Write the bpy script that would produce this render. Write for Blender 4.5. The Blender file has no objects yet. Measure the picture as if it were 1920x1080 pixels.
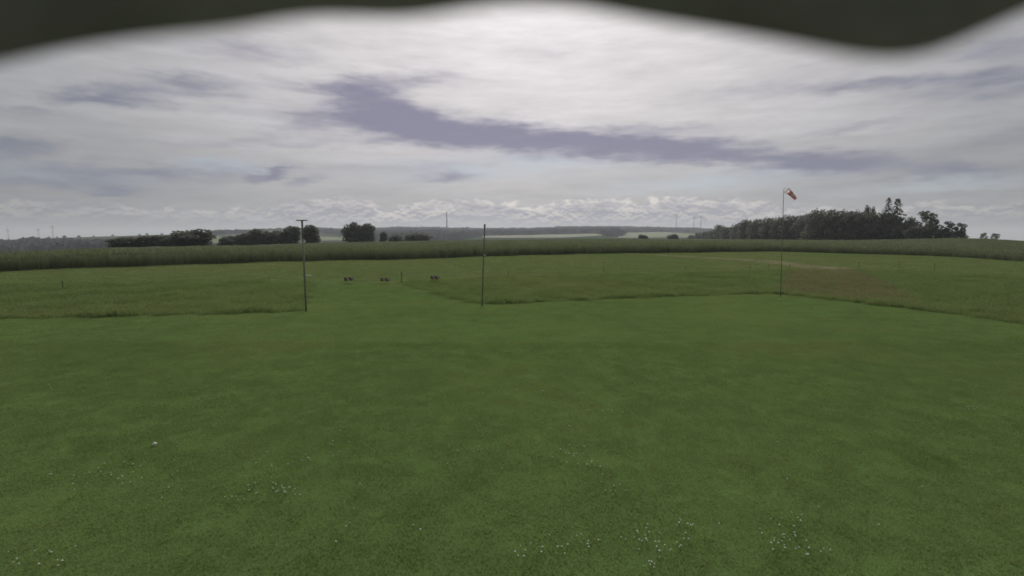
import bpy, bmesh, math, random
import numpy as np
from mathutils import Vector, Matrix

random.seed(7)
RNG = np.random.default_rng(11)
R = math.radians
S = bpy.context.scene
COL = S.collection

# ------------------------------------------------------------------ camera, light, exposure
CAM_H = 3.5
F = 960.0                      # focal length in pixels of a 1920 wide picture
HZ = 447.0                     # row of the true horizon
PITCH = math.atan((540 - HZ) / F)
cam_d = bpy.data.cameras.new('camera')
cam_d.sensor_width = 36.0
cam_d.lens = 18.0
cam_d.clip_start = 0.02
cam_d.clip_end = 40000
cam_d.dof.use_dof = True
cam_d.dof.focus_distance = 12.0
cam_d.dof.aperture_fstop = 0.8
cam = bpy.data.objects.new('camera', cam_d)
COL.objects.link(cam)
cam.location = (0, 0, CAM_H)
cam.rotation_euler = (R(90) - PITCH, 0, 0)
S.camera = cam

SUN_EL, SUN_AZ = 31.0, 2.0     # azimuth measured from +Y towards +X
sun_d = bpy.data.lights.new('sun', 'SUN')
sun_d.energy = 1.5
sun_d.angle = R(24)
sun_d.color = (1.0, 0.95, 0.86)
sun = bpy.data.objects.new('sun', sun_d)
COL.objects.link(sun)
sun.rotation_euler = (R(90 - SUN_EL), 0, R(180 - SUN_AZ))
S.view_settings.view_transform = 'Standard'
S.view_settings.look = 'None'
S.view_settings.exposure = 0.9
S.view_settings.gamma = 1.0
S.view_settings.use_curve_mapping = False
S.cycles.max_bounces = 4
S.cycles.transparent_max_bounces = 6
S.cycles.volume_bounces = 0
S.cycles.use_denoising = True


def lin(r, g, b):
    f = lambda c: (c / 12.92 if c <= 0.04045 else ((c + 0.055) / 1.055) ** 2.4)
    return (f(r / 255.0), f(g / 255.0), f(b / 255.0), 1.0)


def ang(x, y):
    """picture position -> azimuth and elevation in degrees (used to lay the clouds out over the sky)"""
    dx, dz, dy = (x - 960) / F, (540 - y) / F, 1.0
    c, s = math.cos(PITCH), math.sin(PITCH)
    wy, wz = dy * c + dz * s, -dy * s + dz * c
    return math.degrees(math.atan2(dx, wy)), math.degrees(math.atan2(wz, math.hypot(dx, wy)))


# ------------------------------------------------------------------ node helper
class NT:
    def __init__(self, tree):
        self.t = tree
        tree.nodes.clear()

    def n(self, kind, **kw):
        node = self.t.nodes.new(kind)
        for k, v in kw.items():
            setattr(node, k, v)
        return node

    def link(self, a, b):
        self.t.links.new(a, b)

    def inp(self, sock, v):
        if isinstance(v, bpy.types.NodeSocket):
            self.t.links.new(v, sock)
        else:
            sock.default_value = v

    def math(self, op, a, b=None, c=None, clamp=False):
        m = self.n('ShaderNodeMath', operation=op, use_clamp=clamp)
        self.inp(m.inputs[0], a)
        if b is not None:
            self.inp(m.inputs[1], b)
        if c is not None:
            self.inp(m.inputs[2], c)
        return m.outputs[0]

    def vmath(self, op, a, b=None):
        m = self.n('ShaderNodeVectorMath', operation=op)
        self.inp(m.inputs[0], a)
        if b is not None:
            self.inp(m.inputs[1], b)
        return m.outputs['Value'] if op in ('LENGTH', 'DOT_PRODUCT', 'DISTANCE') else m.outputs[0]

    def noise(self, vec, scale, detail=4.0, rough=0.55, lac=2.0, dist=0.0):
        m = self.n('ShaderNodeTexNoise')
        self.inp(m.inputs['Vector'], vec)
        m.inputs['Scale'].default_value = scale
        m.inputs['Detail'].default_value = detail
        m.inputs['Roughness'].default_value = rough
        m.inputs['Lacunarity'].default_value = lac
        m.inputs['Distortion'].default_value = dist
        return m.outputs['Fac'], m.outputs['Color']

    def ramp(self, v, a, b, lo=0.0, hi=1.0, smooth=True):
        m = self.n('ShaderNodeMapRange', interpolation_type='SMOOTHSTEP' if smooth else 'LINEAR', clamp=True)
        self.inp(m.inputs['Value'], v)
        m.inputs['From Min'].default_value = a
        m.inputs['From Max'].default_value = b
        m.inputs['To Min'].default_value = lo
        m.inputs['To Max'].default_value = hi
        return m.outputs['Result']

    def mix(self, f, a, b, blend='MIX'):
        m = self.n('ShaderNodeMix', data_type='RGBA', blend_type=blend, clamp_factor=True)
        self.inp(m.inputs[0], f)
        self.inp(m.inputs[6], a)
        self.inp(m.inputs[7], b)
        return m.outputs[2]

    def comb(self, x, y, z):
        m = self.n('ShaderNodeCombineXYZ')
        for i, v in enumerate((x, y, z)):
            self.inp(m.inputs[i], v)
        return m.outputs[0]


# ------------------------------------------------------------------ world: thin blue sky behind layered cloud
def build_world():
    w = bpy.data.worlds.new('World')
    S.world = w
    w.use_nodes = True
    t = NT(w.node_tree)
    out = t.n('ShaderNodeOutputWorld')
    bg = t.n('ShaderNodeBackground')
    t.link(bg.outputs[0], out.inputs[0])
    STR = 0.1
    bg.inputs[1].default_value = STR
    sky = t.n('ShaderNodeTexSky', sky_type='NISHITA')
    sky.sun_disc = False
    sky.sun_elevation = R(SUN_EL)
    sky.sun_rotation = R(SUN_AZ)
    sky.air_density = 1.0
    sky.dust_density = 0.6
    tc = t.n('ShaderNodeTexCoord').outputs['Generated']
    d = t.vmath('NORMALIZE', tc)
    sep = t.n('ShaderNodeSeparateXYZ')
    t.link(d, sep.inputs[0])
    x, y, z = sep.outputs
    az = t.math('DEGREES', t.math('ARCTAN2', x, y))
    el = t.math('DEGREES', t.math('ARCSINE', z))
    P = t.comb(az, el, 0.0)
    # cloud-sheet coordinates (perspective of a flat layer overhead), seamless all round
    zz = t.math('ADD', t.math('MAXIMUM', z, 0.0), 0.09)
    sheet = t.comb(t.math('DIVIDE', x, zz), t.math('DIVIDE', y, zz), 0.0)
    # stretched direction coordinates: long, flat streaks
    str_v = t.vmath('MULTIPLY', d, (1.0, 1.0, 6.5))
    wn = t.noise(str_v, 5.0, 3.0, 0.6)[1]
    wn2 = t.noise(t.vmath('MULTIPLY', d, (1.0, 1.0, 3.5)), 22.0, 2.0, 0.65)[1]
    w1 = t.vmath('MULTIPLY', t.vmath('SUBTRACT', wn, (0.5, 0.5, 0.5)), (6.0, 1.3, 0.0))
    w2 = t.vmath('MULTIPLY', t.vmath('SUBTRACT', wn2, (0.5, 0.5, 0.5)), (4.2, 1.5, 0.0))
    W = t.vmath('ADD', t.vmath('ADD', P, w1), w2)

    def blob(px, py, rx, ry, rot=0.0, soft=0.0):
        """soft elongated mask round a place in the sky; rx, ry in picture pixels"""
        a, e = ang(px, py)
        a1, e1 = ang(px + 40, py)
        k = (a1 - a) / 40.0
        m = t.n('ShaderNodeMapping', vector_type='TEXTURE')
        t.link(W, m.inputs['Vector'])
        m.inputs['Location'].default_value = (a, e, 0)
        m.inputs['Rotation'].default_value = (0, 0, R(rot))
        m.inputs['Scale'].default_value = (rx * k, ry * k, 1)
        ln = t.vmath('LENGTH', m.outputs[0])
        return t.ramp(ln, soft, 1.35, 1.0, 0.0)

    def total(items):
        acc = None
        for px, py, rx, ry, rot, wgt in items:
            b = t.math('MULTIPLY', blob(px, py, rx, ry, rot), wgt)
            acc = b if acc is None else t.math('ADD', acc, b)
        return acc

    # ---- veil brightness: high thin overcast, brighter round the hidden sun
    sd = (math.sin(R(SUN_AZ)) * math.cos(R(SUN_EL)), math.cos(R(SUN_AZ)) * math.cos(R(SUN_EL)), math.sin(R(SUN_EL)))
    sa = t.math('DEGREES', t.math('ARCCOSINE', t.vmath('DOT_PRODUCT', d, sd)))
    g1 = t.math('EXPONENT', t.math('MULTIPLY', t.math('POWER', t.math('DIVIDE', sa, 36.0), 2.0), -1.0))
    g2 = t.math('EXPONENT', t.math('MULTIPLY', t.math('POWER', t.math('DIVIDE', sa, 13.0), 2.0), -1.0))
    lum = t.math('ADD', t.math('ADD', 0.225, t.math('MULTIPLY', g1, 0.43)), t.math('MULTIPLY', g2, 0.04))
    n_big = t.noise(sheet, 0.75, 4.0, 0.6)[0]
    n_str = t.noise(t.vmath('MULTIPLY', d, (1.0, 1.0, 8.0)), 6.0, 5.0, 0.66)[0]
    n_fine = t.noise(t.vmath('MULTIPLY', d, (1.0, 1.0, 4.0)), 26.0, 4.0, 0.6)[0]
    tex = t.math('ADD', t.math('MULTIPLY', t.math('SUBTRACT', n_str, 0.5), 0.5),
                 t.math('ADD', t.math('MULTIPLY', t.math('SUBTRACT', n_big, 0.5), 0.36),
                        t.math('MULTIPLY', t.math('SUBTRACT', n_fine, 0.5), 0.16)))
    lum = t.math('MULTIPLY', lum, t.ramp(el, 3.0, 12.0, 0.84, 1.09))
    veil = t.math('MULTIPLY', lum, t.math('ADD', 1.02, tex))
    vcol = t.mix(t.ramp(sa, 18.0, 55.0), (1.03, 0.985, 1.0, 1), (0.965, 0.985, 1.035, 1))
    col = t.vmath('SCALE', vcol)
    t.link(veil, col.node.inputs['Scale'])

    # ---- blue gaps low down and far from the sun
    gaps = total([(430, 312, 120, 18, 2, 0.9), (960, 312, 330, 30, 3, 0.95), (1350, 340, 320, 26, 3, 0.85),
                  (1800, 345, 230, 26, 0, 0.7), (150, 330, 240, 30, 0, 0.45), (1560, 360, 200, 12, 0, 0.4)])
    gaps = t.math('MULTIPLY', gaps, t.ramp(n_str, 0.36, 0.62, 0.55, 1.0), clamp=True)
    skyc = t.vmath('SCALE', sky.outputs[0])
    skyc.node.inputs['Scale'].default_value = STR * 0.5
    hazy = t.mix(0.6, skyc, lin(160, 169, 187))
    col = t.mix(t.math('MULTIPLY', gaps, 0.95), col, hazy)

    # ---- dark cloud bank and scraps
    dark = total([
        (720, 205, 120, 56, -16, 1), (760, 150, 140, 26, 4, 0.8), (610, 163, 150, 16, 0, 0.59),
        (850, 243, 290, 44, -5, 1.15), (1100, 268, 280, 38, -4, 1.1), (1340, 287, 260, 34, -6, 1),
        (1580, 308, 280, 34, -4, 1), (1800, 325, 170, 28, -3, 0.75), (590, 235, 120, 26, 8, 0.65), (1250, 240, 160, 12, -4, 0.45),
        (200, 178, 150, 30, 3, 1.3), (360, 160, 130, 28, 4, 1.1), (30, 275, 130, 34, 6, 1.17), (60, 205, 120, 16, 4, 0.65),
        (220, 322, 380, 26, 2, 0.91), (120, 347, 260, 22, 0, 0.98), (520, 100, 130, 30, 4, 0.65), (480, 210, 180, 12, 3, 0.33),
        (835, 332, 95, 17, 0, 0.95), (492, 327, 62, 15, 18, 1.1), (565, 338, 55, 12, 12, 0.72), (560, 268, 330, 12, 5, 0.59),
        (1620, 162, 200, 20, -3, 0.78), (1840, 160, 220, 60, 0, 0.91), (1880, 90, 150, 36, 0, 0.91), (1400, 170, 200, 26, 3, 0.39),
        (1620, 238, 150, 13, 3, 0.65), (1880, 260, 150, 40, 0, 0.59), (220, 364, 55, 10, 3, 1.04), (760, 312, 340, 10, 3, 0.45),
        (1500, 398, 320, 20, 0, 0.65), (1830, 395, 200, 14, 0, 0.52), (1050, 100, 160, 14, -3, 0.33), (330, 80, 200, 20, 4, 0.33)])
    n_rag = t.noise(t.vmath('MULTIPLY', d, (1.0, 1.0, 5.5)), 9.0, 4.0, 0.62)[0]
    rag = t.math('MULTIPLY', t.math('SUBTRACT', n_rag, 0.5), t.math('MULTIPLY', t.math('MINIMUM', dark, 1.0), 2.0))
    dk = t.ramp(t.math('ADD', t.math('MINIMUM', dark, 1.5), rag), -0.02, 1.5)
    dcol = t.mix(t.ramp(sa, 20.0, 48.0), lin(128, 126, 147), lin(110, 115, 131))
    col = t.mix(t.math('MULTIPLY', dk, 1.0), col, dcol)

    # ---- far cumulus along the horizon: ragged tops with light rims, flat greyish bodies
    cu_v = t.vmath('MULTIPLY', d, (1.0, 1.0, 1.7))
    cu = t.noise(cu_v, 10.0, 4.0, 0.6)[0]
    cu2 = t.noise(cu_v, 48.0, 4.0, 0.62)[0]
    cu3 = t.noise(t.vmath('ADD', cu_v, (0.0, 0.0, -0.006)), 48.0, 3.0, 0.6)[0]
    top = t.math('ADD', t.ramp(az, -34.0, -6.0, 2.9, 4.2), t.ramp(az, 12.0, 34.0, 0.0, -1.2))
    top = t.math('ADD', top, t.math('MULTIPLY', t.math('SUBTRACT', cu, 0.5), 5.0))
    top = t.math('ADD', top, t.math('MULTIPLY', t.math('SUBTRACT', cu2, 0.5), 1.1))
    dep = t.math('SUBTRACT', top, el)
    body = t.ramp(dep, -0.30, 0.45)
    rim = t.math('MULTIPLY', body, t.ramp(dep, 0.2, 1.5, 1.0, 0.0))
    lit = t.ramp(t.math('SUBTRACT', cu2, cu3), -0.03, 0.06)
    patch = t.ramp(cu, 0.42, 0.60)
    bodyc = t.mix(t.math('MULTIPLY', lit, t.ramp(el, 0.8, 2.4, 0.15, 0.9)), lin(134, 134, 150), lin(204, 195, 188))
    bodyc = t.mix(t.math('MULTIPLY', patch, 0.45), bodyc, lin(152, 151, 162))
    bodyc = t.mix(t.math('MULTIPLY', rim, t.math('MULTIPLY', t.ramp(cu2, 0.38, 0.62, 0.3, 1.0), t.math('ADD', t.ramp(n_big, 0.35, 0.62, 0.4, 0.75), t.math('MULTIPLY', t.ramp(az, -10.0, -2.0), t.ramp(az, 12.0, 22.0, 0.6, 0.0))))), bodyc, lin(222, 215, 209))
    lowhaze = t.ramp(el, 0.2, 2.6, 0.7, 0.0)
    bodyc = t.mix(lowhaze, bodyc, lin(160, 156, 157))
    edge = t.ramp(sa, 26.0, 62.0)
    bodyc = t.mix(edge, bodyc, t.mix(0.9, bodyc, lin(168, 173, 176), 'MULTIPLY'))
    col = t.mix(t.math('MULTIPLY', body, 0.9), col, bodyc)
    scraps = total([(150, 385, 75, 13, -2, 0.8), (120, 408, 70, 9, 0, 0.5), (30, 418, 60, 9, 0, 0.4), (560, 385, 60, 10, 0, 0.35),
                    (870, 385, 60, 14, 0, 0.5), (1110, 395, 50, 22, 0, 0.5)])
    col = t.mix(t.math('MULTIPLY', scraps, 0.7), col, lin(130, 130, 142))

    # ---- below the horizon: plain dull ground light
    col = t.mix(t.ramp(el, -1.6, -0.4), lin(70, 82, 60), col)
    fin = t.vmath('SCALE', col)
    fin.node.inputs['Scale'].default_value = 0.60 / STR
    t.link(fin, bg.inputs[0])
    w.cycles.sampling_method = 'MANUAL'
    w.cycles.sample_map_resolution = 512


build_world()
#SKYONLY


# ------------------------------------------------------------------ general mesh helpers
def tag(o, label=None, cat=None, group=None, kind=None):
    if label:
        o['label'] = label
    if cat:
        o['category'] = cat
    if group:
        o['group'] = group
    if kind:
        o['kind'] = kind
    return o


def link(name, mesh, mat=None, parent=None, loc=None):
    if mat is not None and not mesh.materials:
        mesh.materials.append(mat)
    o = bpy.data.objects.new(name, mesh)
    COL.objects.link(o)
    if parent is not None:
        o.parent = parent
    if loc is not None:
        o.location = loc
    return o


def empty(name, loc, rz=0.0):
    o = bpy.data.objects.new(name, None)
    COL.objects.link(o)
    o.empty_display_size = 0.2
    o.location = loc
    o.rotation_euler = (0, 0, rz)
    return o


def mesh_np(name, V, Fc, smooth=False):
    """V (n,3), Fc (m,k) all faces with k corners"""
    V = np.asarray(V, dtype=np.float32)
    Fc = np.asarray(Fc, dtype=np.int32)
    m = bpy.data.meshes.new(name)
    m.vertices.add(len(V))
    m.vertices.foreach_set('co', V.ravel())
    k = Fc.shape[1]
    m.loops.add(Fc.size)
    m.loops.foreach_set('vertex_index', Fc.ravel())
    m.polygons.add(len(Fc))
    m.polygons.foreach_set('loop_start', np.arange(0, Fc.size, k, dtype=np.int32))
    m.polygons.foreach_set('loop_total', np.full(len(Fc), k, dtype=np.int32))
    if smooth:
        m.polygons.foreach_set('use_smooth', np.ones(len(Fc), dtype=bool))
    m.update(calc_edges=True)
    return m


class MB:
    """collects tubes, boxes and rings into one mesh"""
    def __init__(self):
        self.v, self.f = [], []

    def ring_tube(self, pts, radii, n=8, caps=True):
        base = len(self.v)
        pts = [Vector(p) for p in pts]
        for i, p in enumerate(pts):
            a = pts[max(0, i - 1)]
            b = pts[min(len(pts) - 1, i + 1)]
            d = (b - a).normalized()
            up = Vector((0, 0, 1)) if abs(d.z) < 0.9 else Vector((0, 1, 0))
            s = d.cross(up).normalized()
            t = s.cross(d).normalized()
            for k in range(n):
                q = 2 * math.pi * k / n
                self.v.append(tuple(p + (s * math.cos(q) + t * math.sin(q)) * radii[i]))
        for i in range(len(pts) - 1):
            for k in range(n):
                a0 = base + i * n + k
                a1 = base + i * n + (k + 1) % n
                self.f.append((a0, a1, a1 + n, a0 + n))
        if caps:
            self.f.append(tuple(base + k for k in range(n))[::-1])
            e = base + (len(pts) - 1) * n
            self.f.append(tuple(e + k for k in range(n)))
        return self

    def box(self, c, s, rot=None):
        base = len(self.v)
        M = rot if rot is not None else Matrix.Identity(3)
        for dx in (-.5, .5):
            for dy in (-.5, .5):
                for dz in (-.5, .5):
                    self.v.append(tuple(Vector(c) + M @ Vector((dx * s[0], dy * s[1], dz * s[2]))))
        for q in ((0, 1, 3, 2), (4, 6, 7, 5), (0, 4, 5, 1), (2, 3, 7, 6), (0, 2, 6, 4), (1, 5, 7, 3)):
            self.f.append(tuple(base + i for i in q))
        return self

    def mesh(self, name, smooth=False):
        m = bpy.data.meshes.new(name)
        m.from_pydata(self.v, [], self.f)
        m.update()
        if smooth:
            m.polygons.foreach_set('use_smooth', np.ones(len(m.polygons), dtype=bool))
        return m

    def build(self, name, mat, parent=None, loc=None, smooth=False):
        return link(name, self.mesh(name, smooth), mat, parent, loc)


# ------------------------------------------------------------------ the lie of the land
def slope(py):
    """tangent of the elevation of a picture row (centre column)"""
    return np.tan(np.arctan((540.0 - np.asarray(py, float)) / F) - PITCH)


KX = F / math.cos(PITCH)
fx = [-250, 0, 250, 500, 750, 1000, 1200, 1450, 1700, 1920, 2170]
fy = [520, 508, 500, 491, 486, 478, 474.5, 471.5, 478, 490, 505]
fD = [46, 51, 57, 66, 75, 87, 95, 104, 87, 68, 55]
fZ = [CAM_H + float(slope(b)) * c for b, c in zip(fy, fD)]
bx = [-250, 0, 240, 480, 600, 700, 800, 1000, 1160, 1290, 1340, 1400, 1480, 1550, 1600, 1680, 1800, 1840, 1920, 2170]
by = [484, 473, 463, 459, 455, 453, 451, 448.5, 447, 447.5, 448, 448.5, 449, 449.5, 450, 448, 446, 447, 452, 468]
bD = [110, 125, 150, 180, 210, 240, 260, 300, 340, 560, 470, 310, 260, 225, 212, 200, 182, 178, 170, 150]
bZ = [CAM_H + float(slope(b)) * c for b, c in zip(by, bD)]
rx = [-250, 0, 25, 50, 90, 150, 200, 300, 400, 450, 520, 600, 640, 700, 740, 800, 880, 960, 1000, 1040, 1090, 1150, 1200, 1260, 1300, 1340, 1420, 1520, 1700, 1920, 2170]
ry = [470, 452.5, 451.5, 449.5, 446.5, 444.5, 442.5, 440, 436.5, 434, 431.5, 431.5, 433, 431, 429, 429, 431, 431, 431, 429, 428, 427.5, 429, 430, 430.5, 433, 439, 446, 452, 458, 470]
rD = [1300, 1300, 1300, 1300, 1300, 1350, 1400, 1500, 1700, 1900, 2100, 2300, 2500, 2700] + [2800] * 17
rZ = [CAM_H + float(slope(b)) * c for b, c in zip(ry, rD)]
CROP_H = 1.5


def crop_h(col):
    return np.interp(col, [-250, 1300, 1700, 1920, 2170], [1.5, 1.5, 1.25, 1.0, 0.9])


def column(X, Y):
    X = np.asarray(X, float)
    Y = np.asarray(Y, float)
    Yd = np.maximum(np.maximum(Y, np.abs(X) / 1.25), 1e-3)
    return 960 + KX * np.clip(X / Yd, -1.25, 1.25), Yd


def H(X, Y, rough=True):
    col, D = column(X, Y)
    Df = np.interp(col, fx, fD)
    zf = np.interp(col, fx, fZ)
    Db = np.interp(col, bx, bD)
    zb = np.interp(col, bx, bZ) - crop_h(col)
    Dr = np.interp(col, rx, rD)
    zr = np.interp(col, rx, rZ)
    Dv = np.full_like(D, 720.0)
    zv = CAM_H + (np.interp(col, bx, bZ) - CAM_H) / Db * Dv - 9.0
    zv = np.where(Db > 340, CAM_H - 16, zv)
    D30 = 28.0
    Dq, zq = Dr + 700, zr - 45
    z = np.zeros_like(D)

    def seg(a, b, za, zb_):
        tt = np.clip((D - a) / (b - a), 0, 1)
        return za + (zb_ - za) * tt
    t1 = np.clip((D - D30) / (Df - D30), 0, 1)
    z = zf * (t1 * t1 * (2 - t1) * 0.6 + t1 * 0.4)
    z = np.where(D > Df, seg(Df, Db, zf, zb), z)
    z = np.where(D > Db, seg(Db, Db + 40, zb, zb - 0.6), z)
    z = np.where(D > Db + 40, seg(Db + 40, Dv, zb - 0.6, zv), z)
    z = np.where(D > Dv, seg(Dv, Dr, zv, zr), z)
    z = np.where(D > Dr, seg(Dr, Dq, zr, zq), z)
    if rough:
        w = np.clip((D - 12) / 40, 0, 1) * np.clip((Dr * 0.9 - D) / 100, 0, 1)
        z = z + w * 0.05 * (np.sin(np.asarray(X) * .21 + 1.3) * np.cos(np.asarray(Y) * .17) + .6 * np.sin(np.asarray(X) * .53 + np.asarray(Y) * .37))
    return z


def hz(x, y):
    return float(H(np.array([x]), np.array([y]))[0])


def ray(px, py):
    c, s = math.cos(PITCH), math.sin(PITCH)
    dx, dz = (px - 960) / F, (540 - py) / F
    return Vector((dx, c + dz * s, -s + dz * c))


def ground_at(px, py, dmax=400.0):
    """where the line of sight of a picture position meets the ground"""
    d = ray(px, py)
    k = np.linspace(2.0, dmax, 8000)
    X, Y, Z = d.x * k, d.y * k, CAM_H + d.z * k
    under = np.nonzero(Z <= H(X, Y))[0]
    i = under[0] if len(under) else len(k) - 1
    return Vector((X[i], Y[i], float(H(X[i:i + 1], Y[i:i + 1])[0])))


def at_depth(px, py, Y):
    d = ray(px, py)
    k = Y / d.y
    return Vector((d.x * k, Y, CAM_H + d.z * k))


# ------------------------------------------------------------------ materials
MATS = {}


def mat_new(name):
    m = bpy.data.materials.new(name)
    m.use_nodes = True
    MATS[name] = m
    return m, NT(m.node_tree)


def surf(name, base, rough=0.7, var=0.15, scale=8.0, metal=0.0, bump=0.0, base2=None, spec=0.3):
    m, t = mat_new(name)
    out = t.n('ShaderNodeOutputMaterial')
    p = t.n('ShaderNodeBsdfPrincipled')
    t.link(p.outputs[0], out.inputs[0])
    co = t.n('ShaderNodeTexCoord').outputs['Object']
    f, _ = t.noise(co, scale, 5.0, 0.6)
    a = tuple(c * (1 - var) for c in base[:3]) + (1,)
    b = tuple(min(1, c * (1 + var)) for c in (base2 or base)[:3]) + (1,)
    t.link(t.mix(t.ramp(f, 0.3, 0.7), a, b), p.inputs['Base Color'])
    t.link(t.ramp(f, 0.2, 0.8, max(0.05, rough - 0.1), min(1, rough + 0.1)), p.inputs['Roughness'])
    p.inputs['Metallic'].default_value = metal
    p.inputs['Specular IOR Level'].default_value = spec
    if bump:
        bn = t.n('ShaderNodeBump')
        bn.inputs['Strength'].default_value = bump
        bn.inputs['Distance'].default_value = 0.02
        t.link(t.noise(co, scale * 4, 4.0)[0], bn.inputs['Height'])
        t.link(bn.outputs[0], p.inputs['Normal'])
    return m


def foliage(name, c1, c2, c3=None, trans=0.35, scale=0.35, rough=0.6, up=0.0, dry=0.0, tint=(1.0, 1.0, 0.85, 1), isl=0.5):
    """leaf or blade material: tone drifts over the ground and from piece to piece, light shines through"""
    m, t = mat_new(name)
    out = t.n('ShaderNodeOutputMaterial')
    pos = t.n('ShaderNodeNewGeometry').outputs['Position']
    f, _ = t.noise(pos, scale, 5.0, 0.6)
    f2, _ = t.noise(pos, scale * 0.13, 3.0, 0.5)
    info = t.n('ShaderNodeObjectInfo')
    rnd = t.n('ShaderNodeNewGeometry').outputs['Random Per Island']
    k = t.math('ADD', t.math('MULTIPLY', f, 0.9), t.math('MULTIPLY', t.math('SUBTRACT', rnd, 0.5), isl))
    col = t.mix(t.ramp(k, 0.25, 0.75), c1, c2)
    if c3:
        col = t.mix(t.math('MULTIPLY', t.ramp(f2, 0.42, 0.66), 0.75), col, c3)
    if dry:
        at = t.n('ShaderNodeAttribute', attribute_type='INSTANCER', attribute_name='dry')
        col = t.mix(at.outputs['Fac'], col, (0.20, 0.165, 0.095, 1))
    col = t.mix(1.0, col, t.mix(info.outputs['Random'], (0.88, 0.88, 0.88, 1), (1.1, 1.1, 1.1, 1)), 'MULTIPLY')
    p = t.n('ShaderNodeBsdfPrincipled')
    p.inputs['Roughness'].default_value = rough
    p.inputs['Specular IOR Level'].default_value = 0.04
    t.link(col, p.inputs['Base Color'])
    if up:
        # shading normals bent upwards so randomly turned pieces catch light like level ground
        g_n = t.n('ShaderNodeNewGeometry').outputs['Normal']
        nn = t.vmath('NORMALIZE', t.vmath('ADD', t.vmath('MULTIPLY', g_n, (1 - up,) * 3), (0.0, 0.0, up)))
        t.link(nn, p.inputs['Normal'])
    tr = t.n('ShaderNodeBsdfTranslucent')
    t.link(t.mix(1.0, col, tint, 'MULTIPLY'), tr.inputs['Color'])
    mx = t.n('ShaderNodeMixShader')
    mx.inputs[0].default_value = trans
    t.link(p.outputs[0], mx.inputs[1])
    t.link(tr.outputs[0], mx.inputs[2])
    t.link(mx.outputs[0], out.inputs[0])
    return m


def ground_material():
    m, t = mat_new('turf')
    out = t.n('ShaderNodeOutputMaterial')
    p = t.n('ShaderNodeBsdfPrincipled')
    t.link(p.outputs[0], out.inputs[0])
    p.inputs['Roughness'].default_value = 0.9
    p.inputs['Specular IOR Level'].default_value = 0.0
    pos = t.n('ShaderNodeNewGeometry').outputs['Position']
    cov = t.n('ShaderNodeAttribute', attribute_name='cover').outputs['Color']
    f1, _ = t.noise(pos, 0.09, 4.0, 0.55)
    f2, _ = t.noise(pos, 1.1, 5.0, 0.6)
    f3, _ = t.noise(pos, 30.0, 4.0, 0.65)
    k = t.math('ADD', t.math('ADD', t.math('MULTIPLY', f1, 0.5), t.math('MULTIPLY', f2, 0.4)), t.math('MULTIPLY', f3, 0.5))
    g = t.ramp(k, 0.45, 0.95, 0.72, 1.28, False)
    c = t.vmath('SCALE', cov)
    t.link(g, c.node.inputs['Scale'])
    t.link(c, p.inputs['Base Color'])
    bn = t.n('ShaderNodeBump')
    bn.inputs['Strength'].default_value = 0.6
    bn.inputs['Distance'].default_value = 0.03
    t.link(f3, bn.inputs['Height'])
    t.link(bn.outputs[0], p.inputs['Normal'])
    return m


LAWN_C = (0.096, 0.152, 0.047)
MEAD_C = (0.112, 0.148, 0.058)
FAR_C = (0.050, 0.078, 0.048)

m_turf = ground_material()
m_lawn = foliage('lawn_blade', (0.132, 0.192, 0.070, 1), (0.176, 0.246, 0.084, 1), (0.208, 0.240, 0.094, 1), 0.5, 1.1, up=0.4, isl=0.25)
m_tall = foliage('meadow_blade', (0.132, 0.198, 0.072, 1), (0.168, 0.234, 0.084, 1), (0.185, 0.222, 0.090, 1), 0.5, 0.3, up=0.4, dry=1)
m_crop = foliage('crop_leaf', (0.110, 0.132, 0.076, 1), (0.142, 0.166, 0.095, 1), None, 0.5, 0.25, up=0.4, isl=0.2)
m_cropbase = surf('crop_mass', (0.092, 0.112, 0.064), 0.9, 0.2, 0.35, bump=0.5, spec=0.0)
m_leaf = foliage('tree_leaf', (0.115, 0.122, 0.108, 1), (0.155, 0.165, 0.135, 1), None, 0.45, 0.6, up=0.35)
m_needle = foliage('spruce_needle', (0.085, 0.092, 0.080, 1), (0.115, 0.122, 0.10, 1), None, 0.4, 0.6, up=0.3)
m_bark = surf('bark', (0.055, 0.045, 0.035), 0.95, 0.3, 6.0, bump=0.6)
m_wood = surf('far_woodland', (0.030, 0.034, 0.038), 0.95, 0.35, 0.03, spec=0.0)
m_post = surf('weathered_pole', (0.20, 0.20, 0.175), 0.9, 0.25, 9.0, bump=0.4)
m_stake = surf('dark_stake', (0.07, 0.065, 0.055), 0.9, 0.25, 9.0)
m_steel = surf('grey_steel', (0.21, 0.22, 0.21), 0.7, 0.12, 14.0, metal=0.3)
m_white = surf('white_plastic', (0.75, 0.75, 0.72), 0.5, 0.06, 12.0)
m_red = foliage('faded_red_cloth', (0.56, 0.32, 0.33, 1), (0.62, 0.37, 0.38, 1), None, 0.65, 3.0, tint=(1, 1, 1, 1))
m_whitecloth = foliage('faded_white_cloth', (0.62, 0.58, 0.58, 1), (0.68, 0.64, 0.64, 1), None, 0.65, 3.0, tint=(1, 1, 1, 1))
m_board_red = surf('board_red_paint', (0.15, 0.065, 0.05), 0.8, 0.2, 20.0)
m_board_white = surf('board_white_paint', (0.32, 0.32, 0.26), 0.8, 0.1, 20.0)
m_tape = surf('fence_tape', (0.24, 0.26, 0.16), 0.8, 0.1, 5.0)
m_awn = surf('dark_sheeting', (0.35, 0.275, 0.43), 0.95, 0.2, 5.0, bump=0.3)
m_turb = surf('turbine_white', (0.42, 0.44, 0.46), 0.6, 0.04, 1.0)
m_stone = surf('chimney_brick', (0.12, 0.11, 0.11), 0.9, 0.15, 0.2)
m_petal = surf('flower_white', (0.62, 0.62, 0.56), 0.8, 0.08, 60.0)
m_track = surf('dry_track', (0.185, 0.165, 0.105), 0.95, 0.2, 0.8, bump=0.5, base2=(0.16, 0.16, 0.09), spec=0.0)
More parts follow.
